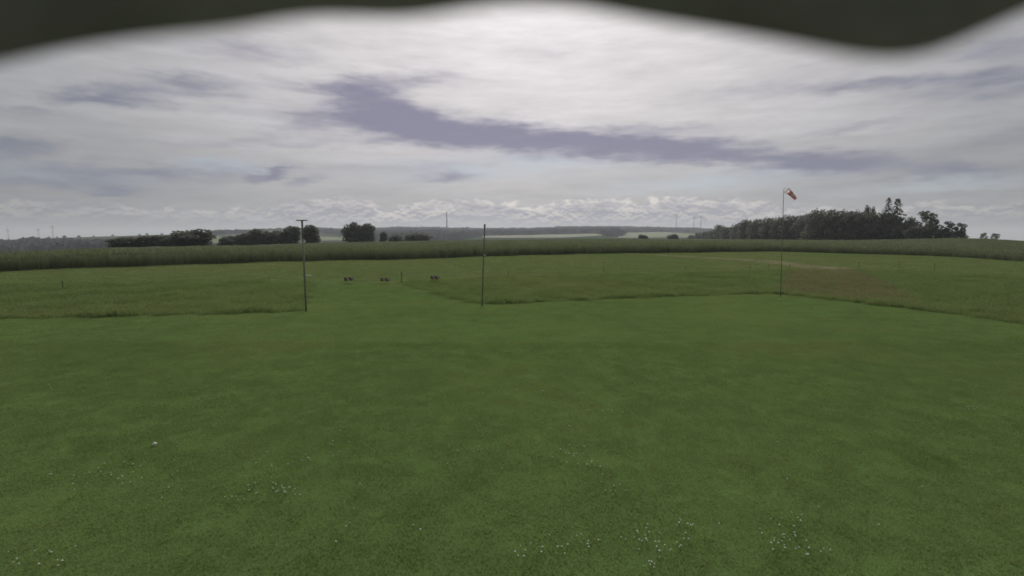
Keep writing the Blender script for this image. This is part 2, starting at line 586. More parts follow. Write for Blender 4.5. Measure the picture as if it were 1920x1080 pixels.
m_roof = surf('far_roof', (0.16, 0.10, 0.08), 0.9, 0.1, 0.5)
m_render = surf('far_house_wall', (0.62, 0.61, 0.58), 0.9, 0.06, 0.5)


def field_mat(name, c):
    return surf(name, c, 0.95, 0.12, 0.02)


# ------------------------------------------------------------------ ground sheet
def inside(poly, X, Y):
    X = np.asarray(X, float)
    Y = np.asarray(Y, float)
    r = np.zeros(X.shape, bool)
    j = len(poly) - 1
    for i in range(len(poly)):
        xi, yi = poly[i]
        xj, yj = poly[j]
        c = ((yi > Y) != (yj > Y)) & (X < (xj - xi) * (Y - yi) / (yj - yi + 1e-12) + xi)
        r ^= c
        j = i
    return r


def gp(px, py):
    v = ground_at(px, py, 250)
    return (v.x, v.y)


# edges of the unmown grass (front edge, then back along the fence)
TALL_L = [gp(572, 583), gp(430, 588), gp(200, 594), gp(0, 597), gp(-260, 606), (-90, 20), (-90, 46), gp(0, 536), gp(250, 533), gp(505, 529), gp(585, 529)]
TALL_R = [gp(902, 571), gp(1000, 566), gp(1100, 562), gp(1260, 556), gp(1432, 550), gp(1466, 552), gp(1600, 566), gp(1760, 585), gp(1920, 607),
          gp(2200, 645), (90, 24), (90, 44), gp(1920, 520), gp(1700, 508), gp(1480, 507), gp(1285, 511), gp(953, 520), gp(753, 530), gp(800, 546), gp(850, 561)]
DRY = [gp(1460, 548), gp(1475, 508), gp(1600, 506), gp(1660, 530), gp(1720, 570), gp(1640, 566), gp(1540, 556)]


def build_ground():
    na = 720
    azs = np.concatenate([np.linspace(-180, -60, 80, endpoint=False), np.linspace(-60, 60, na), np.linspace(60, 180, 80)[1:]])
    rad = np.concatenate([np.linspace(0.3, 12, 16), np.geomspace(12.5, 9000, 190)])
    A, Rr = np.meshgrid(np.radians(azs), rad)
    X, Y = Rr * np.sin(A), Rr * np.cos(A)
    Z = H(X, Y)
    n_r, n_a = X.shape
    V = np.stack([X.ravel(), Y.ravel(), Z.ravel()], 1)
    ii, jj = np.meshgrid(np.arange(n_r - 1), np.arange(n_a - 1), indexing='ij')
    a = (ii * n_a + jj).ravel()
    Fc = np.stack([a, a + 1, a + 1 + n_a, a + n_a], 1)[:, ::-1]
    V = np.vstack([V, [[0, 0, 0]]])
    m = mesh_np('ground', V, Fc, True)
    cover = np.zeros((len(V), 4), np.float32)
    cover[:, 3] = 1
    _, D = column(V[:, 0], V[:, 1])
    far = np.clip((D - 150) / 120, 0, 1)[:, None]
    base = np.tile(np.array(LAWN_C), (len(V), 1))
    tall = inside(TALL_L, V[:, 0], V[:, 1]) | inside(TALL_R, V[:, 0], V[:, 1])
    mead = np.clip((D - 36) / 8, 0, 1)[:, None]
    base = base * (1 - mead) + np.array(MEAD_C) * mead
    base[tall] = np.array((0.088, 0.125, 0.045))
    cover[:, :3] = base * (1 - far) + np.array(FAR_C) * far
    at = m.color_attributes.new('cover', 'FLOAT_COLOR', 'POINT')
    at.data.foreach_set('color', cover.ravel())
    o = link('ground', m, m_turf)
    tag(o, 'wide green ground rolling from the lawn to the distant hills', 'ground', kind='structure')


build_ground()


def sheet_from_px(name, quads, mat, lift, dmax, label):
    """a strip laid on the ground between two picture-traced edges; quads: list of (px, py_near, py_far)"""
    V, Fc = [], []
    n = 8
    for px, yn, yf in quads:
        for k in range(n + 1):
            v = ground_at(px, yn + (yf - yn) * k / n, dmax)
            V.append((v.x, v.y, v.z + lift))
    for i in range(len(quads) - 1):
        for k in range(n):
            a = i * (n + 1) + k
            Fc.append((a, a + n + 1, a + n + 2, a + 1))
    o = link(name, mesh_np(name, V, Fc), mat)
    tag(o, label, name.replace('_', ' '), kind='structure')
    return o


# pale fields on the far slope, seen over the crest
def far_field(name, x0, x1, ys, mat, label):
    """ys: list of (px, y_bottom, y_top) on the far slope"""
    V, Fc = [], []
    n = 6
    for px, yb, yt in ys:
        for k in range(n + 1):
            py = yb + (yt - yb) * k / n
            d = ray(px, py)
            kk = np.linspace(600, 2790, 3000)
            X, Y, Z = d.x * kk, d.y * kk, CAM_H + d.z * kk
            u = np.nonzero(Z <= H(X, Y))[0]
            i = u[0] if len(u) else len(kk) - 1
            V.append((X[i], Y[i], float(H(X[i:i + 1], Y[i:i + 1])[0]) + 1.2))
    for i in range(len(ys) - 1):
        for k in range(n):
            a = i * (n + 1) + k
            Fc.append((a, a + n + 1, a + n + 2, a + 1))
    o = link(name, mesh_np(name, V, Fc), mat)
    tag(o, label, 'field', kind='structure')


m_f1 = field_mat('bright_field', (0.064, 0.100, 0.022))
m_f2 = field_mat('pale_field', (0.080, 0.104, 0.038))
m_f3 = field_mat('teal_field', (0.06, 0.10, 0.055))
far_field('field', 0, 0, [(585, 452, 444), (600, 453, 444), (625, 452, 445), (650, 452, 447), (668, 451, 448)], m_f1, 'bright green field between the two clumps of trees')
far_field('field', 0, 0, [(808, 450, 449), (825, 450, 447), (845, 449, 445), (858, 447, 444.5)], m_f2, 'small pale field left of the bare pole')
far_field('field', 0, 0, [(905, 447, 442.5), (930, 447, 442), (1000, 447, 441), (1060, 446.5, 440), (1110, 444, 439), (1135, 442, 438.5)], m_f2, 'long pale field under the dark wooded ridge')
far_field('field', 0, 0, [(1158, 447, 446), (1172, 447, 437), (1200, 447, 433.5), (1240, 446, 435), (1290, 446, 439), (1330, 446, 443)], m_f1, 'bright green field rising towards the wood on the right')
far_field('field', 0, 0, [(385, 458, 446), (398, 457, 443), (412, 457, 444), (420, 457, 448)], m_f1, 'small green field behind the hedge trees')

# dry track crossing the meadow on the right
trk = [(1230, 480, 477.5), (1300, 483.5, 480.5), (1380, 488.5, 484.5), (1450, 495, 488), (1500, 502, 494), (1550, 506, 499), (1600, 507, 503.5)]
sheet_from_px('dirt_track', trk, m_track, 0.012, 200, 'pale dry track across the meadow behind the windsock')


# ------------------------------------------------------------------ scattering (stuff nobody could count)
def blades(n, size, h0, h1, w, seed, lean=0.45, seg2=True, heads=0.0):
    r = np.random.default_rng(seed)
    x, y = r.uniform(-size / 2, size / 2, n), r.uniform(-size / 2, size / 2, n)
    h = r.uniform(h0, h1, n)
    a = r.uniform(0, 2 * math.pi, n)
    q = r.uniform(0, 2 * math.pi, n)
    ln = h * r.uniform(0.1, lean, n)
    cx, cy = np.cos(a), np.sin(a)
    sx, sy = -cy * w / 2, cx * w / 2
    ww = r.uniform(0.7, 1.3, n)
    sx, sy = sx * ww, sy * ww
    dx, dy = np.cos(q) * ln, np.sin(q) * ln
    b0 = np.stack([x - sx, y - sy, np.zeros(n)], 1)
    b1 = np.stack([x + sx, y + sy, np.zeros(n)], 1)
    m0 = np.stack([x - sx * .8 + dx * .35, y - sy * .8 + dy * .35, h * .6], 1)
    m1 = np.stack([x + sx * .8 + dx * .35, y + sy * .8 + dy * .35, h * .6], 1)
    tp = np.stack([x + dx, y + dy, h], 1)
    V = np.stack([b0, b1, m0, m1, tp], 1).reshape(-1, 3)
    i = np.arange(n) * 5
    T = np.concatenate([np.stack([i, i + 1, i + 3], 1), np.stack([i, i + 3, i + 2], 1), np.stack([i + 2, i + 3, i + 4], 1)])
    if heads:
        k = int(n * heads)
        hv, base = [], len(V)
        pick = r.choice(n, k, replace=False)
        for j, p_ in enumerate(pick):
            t0 = tp[p_]
            up = np.array([0, 0, h[p_] * .25])
            s = np.array([cx[p_], cy[p_], 0]) * w * 1.6
            hv += [t0 - s, t0 + s, t0 + up]
        V = np.vstack([V, np.array(hv)])
        j = base + np.arange(k) * 3
        T = np.vstack([T, np.stack([j, j + 1, j + 2], 1)])
    return mesh_np('blade_patch', V, T)


def scatter(name, pts, variants, mat, scale=(0.8, 1.2), extra=None, zs=(0.8, 1.2), label=None, cat=None, tilt=0.0):
    """one object whose geometry nodes put a small patch at every point"""
    pts = np.asarray(pts, np.float32)
    n = len(pts)
    me = bpy.data.meshes.new(name)
    me.vertices.add(n)
    me.vertices.foreach_set('co', pts.ravel())
    rot = np.zeros((n, 3), np.float32)
    rot[:, 2] = RNG.uniform(0, 2 * math.pi, n)
    sc = np.ones((n, 3), np.float32)
    s = RNG.uniform(scale[0], scale[1], n)
    sc[:, 0] = sc[:, 1] = s
    sc[:, 2] = RNG.uniform(zs[0], zs[1], n)
    if extra is not None and 'zmul' in extra:
        sc[:, 2] *= extra['zmul']
    at = me.attributes.new('rot', 'FLOAT_VECTOR', 'POINT')
    at.data.foreach_set('vector', rot.ravel())
    at = me.attributes.new('scl', 'FLOAT_VECTOR', 'POINT')
    at.data.foreach_set('vector', sc.ravel())
    at = me.attributes.new('idx', 'INT', 'POINT')
    at.data.foreach_set('value', RNG.integers(0, len(variants), n).astype(np.int32))
    at = me.attributes.new('dry', 'FLOAT', 'POINT')
    at.data.foreach_set('value', (extra['dry'] if extra and 'dry' in extra else np.zeros(n)).astype(np.float32))
    o = link(name, me)
    ng = bpy.data.node_groups.new(name, 'GeometryNodeTree')
    ng.interface.new_socket('Geometry', in_out='INPUT', socket_type='NodeSocketGeometry')
    ng.interface.new_socket('Geometry', in_out='OUTPUT', socket_type='NodeSocketGeometry')
    N = ng.nodes.new
    gi, go = N('NodeGroupInput'), N('NodeGroupOutput')
    m2p = N('GeometryNodeMeshToPoints')
    iop = N('GeometryNodeInstanceOnPoints')
    jn = N('GeometryNodeJoinGeometry')
    L = ng.links.new
    for v in reversed(variants):
        v.materials.clear()
        v.materials.append(mat)
        so = bpy.data.objects.new('patch', v)
        oi = N('GeometryNodeObjectInfo')
        oi.inputs['Object'].default_value = so
        oi.inputs['As Instance'].default_value = True
        L(oi.outputs['Geometry'], jn.inputs[0])

    def attr(nm, ty):
        a = N('GeometryNodeInputNamedAttribute')
        a.data_type = ty
        a.inputs['Name'].default_value = nm
        return a.outputs['Attribute']
    L(gi.outputs[0], m2p.inputs[0])
    L(m2p.outputs[0], iop.inputs['Points'])
    L(jn.outputs[0], iop.inputs['Instance'])
    iop.inputs['Pick Instance'].default_value = True
    L(attr('idx', 'INT'), iop.inputs['Instance Index'])
    L(attr('rot', 'FLOAT_VECTOR'), iop.inputs['Rotation'])
    L(attr('scl', 'FLOAT_VECTOR'), iop.inputs['Scale'])
    L(iop.outputs[0], go.inputs[0])
    md = o.modifiers.new('scatter', 'NODES')
    md.node_group = ng
    tag(o, label, cat, kind='stuff')
    return o


def grid_pts(x0, x1, y0, y1, step, jit=0.5):
    xs, ys = np.arange(x0, x1, step), np.arange(y0, y1, step)
    X, Y = np.meshgrid(xs, ys)
    X = X.ravel() + RNG.uniform(-jit, jit, X.size) * step
    Y = Y.ravel() + RNG.uniform(-jit, jit, Y.size) * step
    return X, Y


def in_view(X, Y, margin=1.18):
    return (np.abs(X) < Y * margin + 2.0) & (Y > 2.5)


def df_at(X, Y):
    col, D = column(X, Y)
    return np.interp(col, fx, fD), D


# mown lawn: near patches fine, farther ones coarser
X, Y = grid_pts(-30, 30, 2.5, 17, 0.34)
k = in_view(X, Y) & ~inside(TALL_L, X, Y) & ~inside(TALL_R, X, Y)
X, Y = X[k], Y[k]
scatter('lawn_grass', np.stack([X, Y, H(X, Y)], 1), [blades(330, 0.62, 0.012, 0.034, 0.006, s) for s in range(5)], m_lawn,
        label='short mown grass of the near lawn', cat='grass')
X, Y = grid_pts(-62, 62, 16.5, 50, 0.62)
fl, fr = inside(TALL_L, X, Y), inside(TALL_R, X, Y)
mow = [gp(572, 584), gp(904, 572), gp(850, 561), gp(753, 530), gp(590, 528)]
front = np.array([gp(-260, 606), gp(0, 597), gp(430, 588), gp(572, 583), gp(904, 571), gp(1432, 550), gp(1466, 552), gp(1920, 607), gp(2200, 645)])
before = Y < np.interp(X, front[:, 0], front[:, 1])
k = in_view(X, Y) & ~fl & ~fr & (before | inside(mow, X, Y))
X, Y = X[k], Y[k]
scatter('lawn_grass', np.stack([X, Y, H(X, Y)], 1), [blades(300, 1.1, 0.012, 0.034, 0.011, s + 20) for s in range(4)], m_lawn,
        label='short mown grass of the far lawn and gateway', cat='grass')

# unmown grass left and right of the gateway
X, Y = grid_pts(-75, 75, 14, 62, 0.55)
wx = X + .16 * np.sin(Y * 3.1 + X) + .12 * np.sin(X * 4.7)
wy = Y + .22 * np.sin(X * 1.7 + 1) + .14 * np.sin(X * 5.3 + Y)
k = in_view(X, Y, 1.25) & (inside(TALL_L, wx, wy) | inside(TALL_R, wx, wy))
X, Y = X[k], Y[k]
# the uncut fringe stands thicker along the mown edge
ex_, ey_ = [], []
for poly, n_e in ((TALL_L, 5), (TALL_R, 10)):
    for i in range(n_e - 1):
        (x0, y0), (x1, y1) = poly[i], poly[i + 1]
        ln = math.hypot(x1 - x0, y1 - y0)
        m_ = int(ln / .36)
        kk = RNG.uniform(0, 1, m_)
        ex_ += list(x0 + (x1 - x0) * kk + RNG.normal(size=m_) * .1)
        ey_ += list(y0 + (y1 - y0) * kk + np.abs(RNG.normal(size=m_)) * .35 + .1)
ex_, ey_ = np.array(ex_), np.array(ey_)
kk = in_view(ex_, ey_, 1.25)
n_fr = int(kk.sum())
X, Y = np.concatenate([X, ex_[kk]]), np.concatenate([Y, ey_[kk]])
dry = inside(DRY, X, Y) * RNG.uniform(0.25, 0.8, len(X)) + RNG.uniform(0, 0.12, len(X))
fringe = np.ones(len(X))
fringe[-n_fr:] = 1.0
clump = 0.75 + 0.35 * np.sin(X * 0.9 + np.sin(Y * 1.3)) * np.cos(Y * .8) + 0.1 * RNG.normal(size=len(X))
scatter('unmown_grass', np.stack([X, Y, H(X, Y)], 1), [blades(170, 0.75, 0.10, 0.30, 0.012, s + 40, 0.5, heads=.12) for s in range(5)], m_tall,
        extra={'dry': dry, 'zmul': np.clip(clump, .45, 1.2) * fringe}, label='tall unmown grass bordering the lawn', cat='grass')

# meadow beyond the fence up to the crop
X, Y = grid_pts(-120, 120, 26, 106, 1.15)
dff, D = df_at(X, Y)
k = in_view(X, Y, 1.22) & (D < dff - 0.3) & ~inside(TALL_L, X, Y) & ~inside(TALL_R, X, Y) & ~inside(mow, X, Y) & (Y > np.interp(X, front[:, 0], front[:, 1]) + 1)
tq = [ground_at(a, b, 200) for a, b, c in trk] + [ground_at(a, c, 200) for a, b, c in trk[::-1]]
k &= ~(inside([(v.x, v.y) for v in tq], X, Y) & (RNG.uniform(size=len(X)) < .6))
X, Y = X[k], Y[k]
scatter('meadow_grass', np.stack([X, Y, H(X, Y)], 1), [blades(150, 1.6, 0.03, 0.10, 0.025, s + 60, 0.6) for s in range(4)], m_tall,
        extra={'dry': np.clip(RNG.uniform(0.0, 0.3, len(X)), 0, 1)}, label='yellowish meadow grass between fence and crop', cat='grass')


# ------------------------------------------------------------------ the tall crop behind the meadow
def build_crop():
    cols = np.arange(-330, 2250, 2.5)
    ks = np.concatenate([[0, 0, 0, 0], np.linspace(0.10, 1, 46) ** 1.5])
    V = []
    Df = np.interp(cols, fx, fD)
    Db = np.interp(cols, bx, bD)
    hh = crop_h(cols)
    tanv = np.clip((cols - 960) / KX, -1.4, 1.4)
    for i, kk in enumerate(ks):
        wob = 0.5 * np.sin(cols * .05) + 0.35 * np.sin(cols * .21 + 1) + RNG.normal(size=len(cols)) * 0.18
        D = Df + (Db - Df) * kk + (wob * .5 + (0.5, 1.1, 2.1, 3.6)[i] if i < 4 else 0)
        X, Y = D * tanv, D
        Z = H(X, Y)
        if i > 0:
            Z = Z + hh * (0.5 if i == 1 else 0.78 if i == 2 else 0.9) + 0.10 * np.sin(X * .5 + np.sin(Y * .4)) + RNG.normal(size=len(cols)) * 0.05
        V.append(np.stack([X, Y, Z], 1))
    # far side down to the ground
    X, Y = Db * tanv, Db + 0.3
    V.append(np.stack([X, Y, H(X, Y) - 0.3], 1))
    n_r, n_c = len(V), len(cols)
    V = np.concatenate(V)
    ii, jj = np.meshgrid(np.arange(n_r - 1), np.arange(n_c - 1), indexing='ij')
    a = (ii * n_c + jj).ravel()
    Fc = np.stack([a, a + 1, a + 1 + n_c, a + n_c], 1)
    o = link('crop_field', mesh_np('crop_field', V, Fc), m_cropbase)
    tag(o, 'dense mass of the tall dark green crop field', 'crop', kind='stuff')
    # standing stems along the front and over the nearer part of the field
    X, Y = grid_pts(-140, 140, 40, 128, 0.62)
    dff, D = df_at(X, Y)
    k = in_view(X, Y, 1.3) & (D > dff - 0.35) & (D < dff + 14)
    X, Y = X[k], Y[k]
    col, D = column(X, Y)
    scatter('crop_stems', np.stack([X, Y, H(X, Y)], 1), [blades(44, 0.8, 0.5, 1.05, 0.022, s + 80, 0.25, heads=.3) for s in range(5)], m_crop,
            extra={'zmul': crop_h(col) * 1.0}, zs=(0.9, 1.12), label='upright stems of the crop along its near edge', cat='crop')
    X, Y = grid_pts(-230, 230, 50, 330, 1.9)
    dff, D = df_at(X, Y)
    col, _ = column(X, Y)
    db = np.interp(col, bx, bD)
    k = in_view(X, Y, 1.25) & (D > dff + 13) & (D < np.minimum(db, 330) - 1)
    X, Y, col = X[k], Y[k], col[k]
    scatter('crop_stems', np.stack([X, Y, H(X, Y) + crop_h(col) * .75], 1), [blades(60, 2.2, 0.15, 0.42, 0.07, s + 90, 0.4) for s in range(4)], m_crop,
            label='leafy tops of the crop over the back of the field', cat='crop')


build_crop()


# ------------------------------------------------------------------ trees
def leaf_mesh(name, centres, radii, n, size, seed, squash=1.0, down=0.0):
    """small leaf faces spread through clumps; bigger clumps get more"""
    r = np.random.default_rng(seed)
    C = np.asarray(centres, float)
    Rd = np.asarray(radii, float)
    p = Rd.max(1) ** 2
    pick = r.choice(len(C), n, p=p / p.sum())
    d = r.normal(size=(n, 3))
    d /= np.linalg.norm(d, axis=1)[:, None]
    rr = r.uniform(0.35, 1.08, n) ** 0.6
    pos = C[pick] + d * rr[:, None] * Rd[pick]
    u = r.normal(size=(n, 3))
    u /= np.linalg.norm(u, axis=1)[:, None]
    v = np.cross(u, r.normal(size=(n, 3)))
    v /= np.linalg.norm(v, axis=1)[:, None] + 1e-9
    s = size * r.uniform(0.55, 1.35, n)[:, None]
    u, v = u * s, v * s * 0.7
    V = np.stack([pos - u, pos + v * .9, pos + u, pos - v * .9], 1).reshape(-1, 3)
    V[:, 2] = np.maximum(V[:, 2], 0.05)
    i = np.arange(n)[:, None] * 4
    return mesh_np(name, V, np.hstack([i, i + 1, i + 2, i + 3]))


def trunk_mesh(name, h, r0, seed, limbs=6, low=0.3):
    q = random.Random(seed)
    b = MB()
    pts = [(0, 0, -0.6)]
    x = y = 0
    for i in range(1, 6):
        x += q.uniform(-.02, .02) * h
        y += q.uniform(-.02, .02) * h
        pts.append((x, y, h * i / 5 * .86))
    b.ring_tube(pts, [r0, r0 * .85, r0 * .65, r0 * .5, r0 * .32, r0 * .1], 7)
    for k in range(limbs):
        i = 1 + k % 4
        p = Vector(pts[i])
        a = q.uniform(0, 6.28)
        ln = h * q.uniform(.18, .3)
        e = p + Vector((math.cos(a) * ln, math.sin(a) * ln, ln * q.uniform(.4, .9)))
        m_ = p.lerp(e, .5) + Vector((0, 0, -.04 * h))
        rr = r0 * (.42 - .06 * i)
        b.ring_tube([p, m_, e], [rr, rr * .6, rr * .15], 5)
    return b.mesh(name, True)


def round_tree(seed, n=2600, low=0.06, spread=0.40, gaps=0.0, leaf=0.035, dome=.42):
    """unit-height broadleaf tree: clumps of uneven size filling an uneven dome"""
    q = random.Random(seed)
    C, Rd = [], []
    nc = 20 if gaps < .3 else 12
    for k in range(nc):
        tt = low + .08 + (.92 - low - .08) * ((k + q.random()) / nc)
        e_ = (tt - dome) / ((.98 - dome) if tt > dome else (dome - low + .16))
        prof = math.sqrt(max(.03, 1 - e_ * e_))
        a = k * 2.4 + q.uniform(-.6, .6)
        rr = spread * prof * q.uniform(.45, .95)
        sz = q.uniform(.10, .18) * (1 - gaps * .3)
        C.append((math.cos(a) * rr, math.sin(a) * rr, tt))
        Rd.append((sz * 1.15, sz * 1.15, sz * .85))
    if gaps < .3:
        C.append((0, 0, dome))
        Rd.append((spread * .86, spread * .86, .97 - dome))
        C.append((0, 0, dome * .5))
        Rd.append((spread * .72, spread * .72, dome * .55))
    if dome < .5:
        C.append((q.uniform(-.06, .06), 0, .88))
        Rd.append((.12, .12, .10))
    return leaf_mesh('crown', C, Rd, n, leaf, seed), trunk_mesh('trunk', .9, .022, seed)


def spruce(seed, n=3600):
    q = random.Random(seed)
    C, Rd = [], []
    b = MB()
    b.ring_tube([(0, 0, -.05), (0, 0, .5), (0, 0, .99)], [.016, .011, .002], 6)
    tt = .12
    while tt < .985:
        ln = (1 - tt) ** .8 * .26 + .02
        m_ = 5 if tt < .8 else 4
        off = q.uniform(0, 6.28)
        for k in range(m_):
            if q.random() < .12:
                continue
            a = off + 6.283 * k / m_ + q.uniform(-.3, .3)
            l2 = ln * q.uniform(.65, 1.15)
            b.ring_tube([(0, 0, tt), (math.cos(a) * l2, math.sin(a) * l2, tt - l2 * .3)], [.004, .001], 4, False)
            for f in (.35, .65, .92):
                C.append((math.cos(a) * l2 * f, math.sin(a) * l2 * f, tt - l2 * .32 * f - .004))
                w_ = max(.013, l2 * .16)
                Rd.append((w_, w_, w_ * .7))
        tt += .045 * (1.1 - tt * .5)
    return leaf_mesh('crown', C, Rd, n, .014, seed), b.mesh('trunk', True)


BROAD = [round_tree(s) for s in (3, 5, 8, 13)]
LOOSE = [round_tree(s, 1700, .05, .30, .6, .030) for s in (21, 34)]
BUSH = [round_tree(s, 2400, -.12, .5, 0.0, .05, .22) for s in (44, 45)]
ROUND = [round_tree(s, 3600, -.02, .42, 0.0, .042, .58) for s in (71, 72, 73)]
THIN = [round_tree(55, 750, .25, .16, .8, .028)]
SPRUCE = [spruce(66), spruce(67)]


def tree(name, kind, px, y_top, D, w_px, label, cat='tree', group=None, y_extra=0.0, mat=None, rz=None):
    meshes = kind[random.randrange(len(kind))]
    X = (px - 960) / KX * D
    z0 = hz(X, D)
    if kind is ROUND:
        y_top -= 2.5
    top = CAM_H + float(slope(y_top)) * D
    h = max(1.5, top - z0)
    w = w_px / KX * D
    o = empty(name, (X, D, z0), random.uniform(0, 6.28) if rz is None else rz)
    c, tr = meshes
    cw = np.empty(len(c.vertices) * 3, np.float32)
    c.vertices.foreach_get('co', cw)
    cw = cw.reshape(-1, 3)
    ext = (cw[:, 0].max() - cw[:, 0].min() + cw[:, 1].max() - cw[:, 1].min()) / 2
    ht = cw[:, 2].max()
    sx, sz = w / ext, h / ht
    cr = link('crown', c, mat or m_leaf, o)
    cr.scale = (sx, sx, sz)
    tk = link('trunk', tr, m_bark, o)
    tk.scale = (min(sx, sz), min(sx, sz), sz)
    tag(o, label, cat, group)
    return o


# hedge trees left of centre, standing behind the crop
tree('hedge_tree', ROUND, 236, 446, 165, 67, 'low rounded bush at the left end of the hedge trees', group='hedge trees behind the crop')
tree('hedge_tree', ROUND, 288, 443, 168, 62, 'low dark bush left of the tall domed hedge tree', group='hedge trees behind the crop')
tree('hedge_tree', ROUND, 359, 431, 172, 85, 'tall domed hedge tree standing alone on the left', group='hedge trees behind the crop')
tree('hedge_tree', ROUND, 326, 443, 176, 46, 'small bush against the left foot of the domed hedge tree', group='hedge trees behind the crop')
tree('hedge_tree', ROUND, 426, 444, 205, 37, 'small bush in the gap right of the domed hedge tree', group='hedge trees behind the crop')
tree('hedge_tree', ROUND, 458, 439, 208, 39, 'bush at the left end of the long tree clump', group='hedge trees behind the crop')
tree('hedge_tree', ROUND, 486, 431, 212, 53, 'broad tree in the left part of the long clump', group='hedge trees behind the crop')
tree('hedge_tree', ROUND, 520, 434, 214, 51, 'lower tree in the middle of the long clump', group='hedge trees behind the crop')
tree('hedge_tree', ROUND, 547, 425, 216, 39, 'round tree just left of the lamp pole', group='hedge trees behind the crop')
tree('hedge_tree', ROUND, 584, 423, 218, 37, 'round tree just right of the lamp pole', group='hedge trees behind the crop')
tree('field_tree', ROUND, 661, 418, 262, 38, 'left tree of the round pair beside the bright field', group='pair of field trees')
tree('field_tree', ROUND, 688, 420, 264, 38, 'right tree of the round pair beside the bright field', group='pair of field trees')
tree('field_bush', ROUND, 719, 436, 268, 18, 'small bush right of the pair of field trees', 'bush')
tree('field_bush', ROUND, 783, 438, 285, 60, 'wide low bush left of the distant chimney', 'bush')
tree('field_bush', ROUND, 742, 443, 290, 34, 'very low bush between the tree pair and the wide bush', 'bush')
tree('field_bush', ROUND, 1206, 442, 380, 22, 'small bush before the bright field on the right', 'bush')
tree('field_bush', ROUND, 1262, 441, 420, 24, 'small bush near the tip of the wood', 'bush')
tree('lone_tree', LOOSE, 1845, 436, 230, 15, 'left one of two small trees on the right skyline')
tree('lone_tree', LOOSE, 1866, 437, 232, 16, 'right one of two small trees on the right skyline')

# the wood on the right: single trees along its edge
wood = [(1296, 440, 640, 20), (1310, 435, 600, 22), (1324, 433, 560, 22), (1338, 430, 520, 24), (1350, 420, 480, 22), (1366, 424, 440, 28), (1382, 419, 400, 30),
        (1398, 410, 330, 30), (1420, 409, 310, 38), (1442, 406, 295, 38), (1462, 405, 280, 36), (1486, 402, 270, 42), (1508, 400, 255, 38), (1532, 390, 240, 46),
        (1556, 391, 232, 44), (1580, 392, 226, 46), (1604, 393, 220, 44), (1622, 395, 216, 40), (1646, 396, 212, 44), (1668, 399, 208, 46), (1690, 416, 206, 30)]
ORD = 'first second third fourth fifth sixth seventh eighth ninth tenth eleventh twelfth thirteenth fourteenth fifteenth sixteenth seventeenth eighteenth nineteenth twentieth twenty-first'.split()
for i, (px, yt, D, wp) in enumerate(wood):
    if px < 1390:
        lb, gr = 'small crown at the thin far end of the wood, %s from its left tip' % ORD[i], 'far end of the wood'
    elif px < 1520:
        lb, gr = 'rounded crown in the rising stretch of the wood, %s from its left tip' % ORD[i], 'middle stretch of the wood'
    else:
        lb, gr = 'dark tall crown left of the spruces, %s from the left tip of the wood' % ORD[i], 'thick part of the wood'
    tree('wood_tree', BROAD, px, yt, D + 4, wp * 1.25, lb, group=gr)
    tree('wood_tree', BUSH, px + wp * .4, yt + (450 - yt) * .42, D - 1, wp * 1.3, 'bushy shrub along the foot of the wood, %s from its left tip' % ORD[i], group='shrubs along the foot of the wood')
tree('wood_tree', THIN, 1624, 383, 222, 14, 'thin ragged tree top sticking out left of the spruces')
tree('wood_tree', THIN, 1633, 386, 224, 12, 'second thin ragged top beside the one left of the spruces')
tree('spruce_tree', SPRUCE[:1], 1662, 370, 214, 44, 'left and taller one of the two tall spruces', mat=m_needle)
tree('spruce_tree', SPRUCE[1:], 1679, 372, 212, 52, 'right one of the two tall spruces', mat=m_needle)
tree('wood_tree', BROAD, 1706, 405, 206, 26, 'small tree just right of the spruces')
tree('wood_tree', LOOSE, 1734, 394, 200, 48, 'loose open-crowned tree right of the spruces')
tree('wood_tree', BUSH, 1716, 424, 198, 46, 'dense shrub under the loose tree right of the spruces')
tree('wood_tree', BUSH, 1746, 420, 196, 46, 'dense shrub right under the loose tree')
tree('wood_tree', LOOSE, 1779, 414, 190, 30, 'slim tree between the loose tree and the right end of the wood')
tree('wood_tree', BUSH, 1768, 428, 192, 36, 'low shrub left of the end tree of the wood')
tree('wood_tree', LOOSE, 1800, 417, 186, 24, 'last tree at the right end of the wood')
tree('wood_tree', BUSH, 1796, 432, 186, 30, 'low shrub under the last tree of the wood')


# ------------------------------------------------------------------ far woods read as one mass
def far_wood(name, near, far, hgt, cols, label, seed, rows=26, bump=5.0):
    """lumpy canopy between two depth limits given per picture column"""
    r = np.random.default_rng(seed)
    nx_, ny_ = [a for a, b in near], [b for a, b in near]
    qx, qy = [a for a, b in far], [b for a, b in far]
    Dn, Dx = np.interp(cols, nx_, ny_), np.interp(cols, qx, qy)
    n = len(cols)
    tanv = (cols - 960) / KX
    V = []
    ph = r.uniform(0, 6.28, 12)
    for i in range(rows):
        k = i / (rows - 1)
        D = Dn + (Dx - Dn) * k + 25 * np.sin(cols * .13 + i) * min(1, i)
        X, Y = D * tanv, D
        lump = sum(np.sin(X * f1 + ph[j] + np.sin(Y * f2)) for j, (f1, f2) in enumerate(((.05, .03), (.11, .06), (.23, .1), (.037, .09)))) / 4
        h = hgt * (0.75 + .3 * lump) + np.convolve(np.abs(r.normal(size=n + 4)), np.ones(5) / 5, 'valid') * bump * .9
        if i == 0 or i == rows - 1:
            h = -2 + 0 * h
        h[:2] = -2
        h[-2:] = -2
        V.append(np.stack([X, Y, H(X, Y, False) + h], 1))
    V = np.concatenate(V)
    ii, jj = np.meshgrid(np.arange(rows - 1), np.arange(n - 1), indexing='ij')
    a = (ii * n + jj).ravel()
    o = link(name, mesh_np(name, V, np.stack([a, a + 1, a + 1 + n, a + n], 1)), m_wood)
    tag(o, label, 'woodland', kind='stuff')


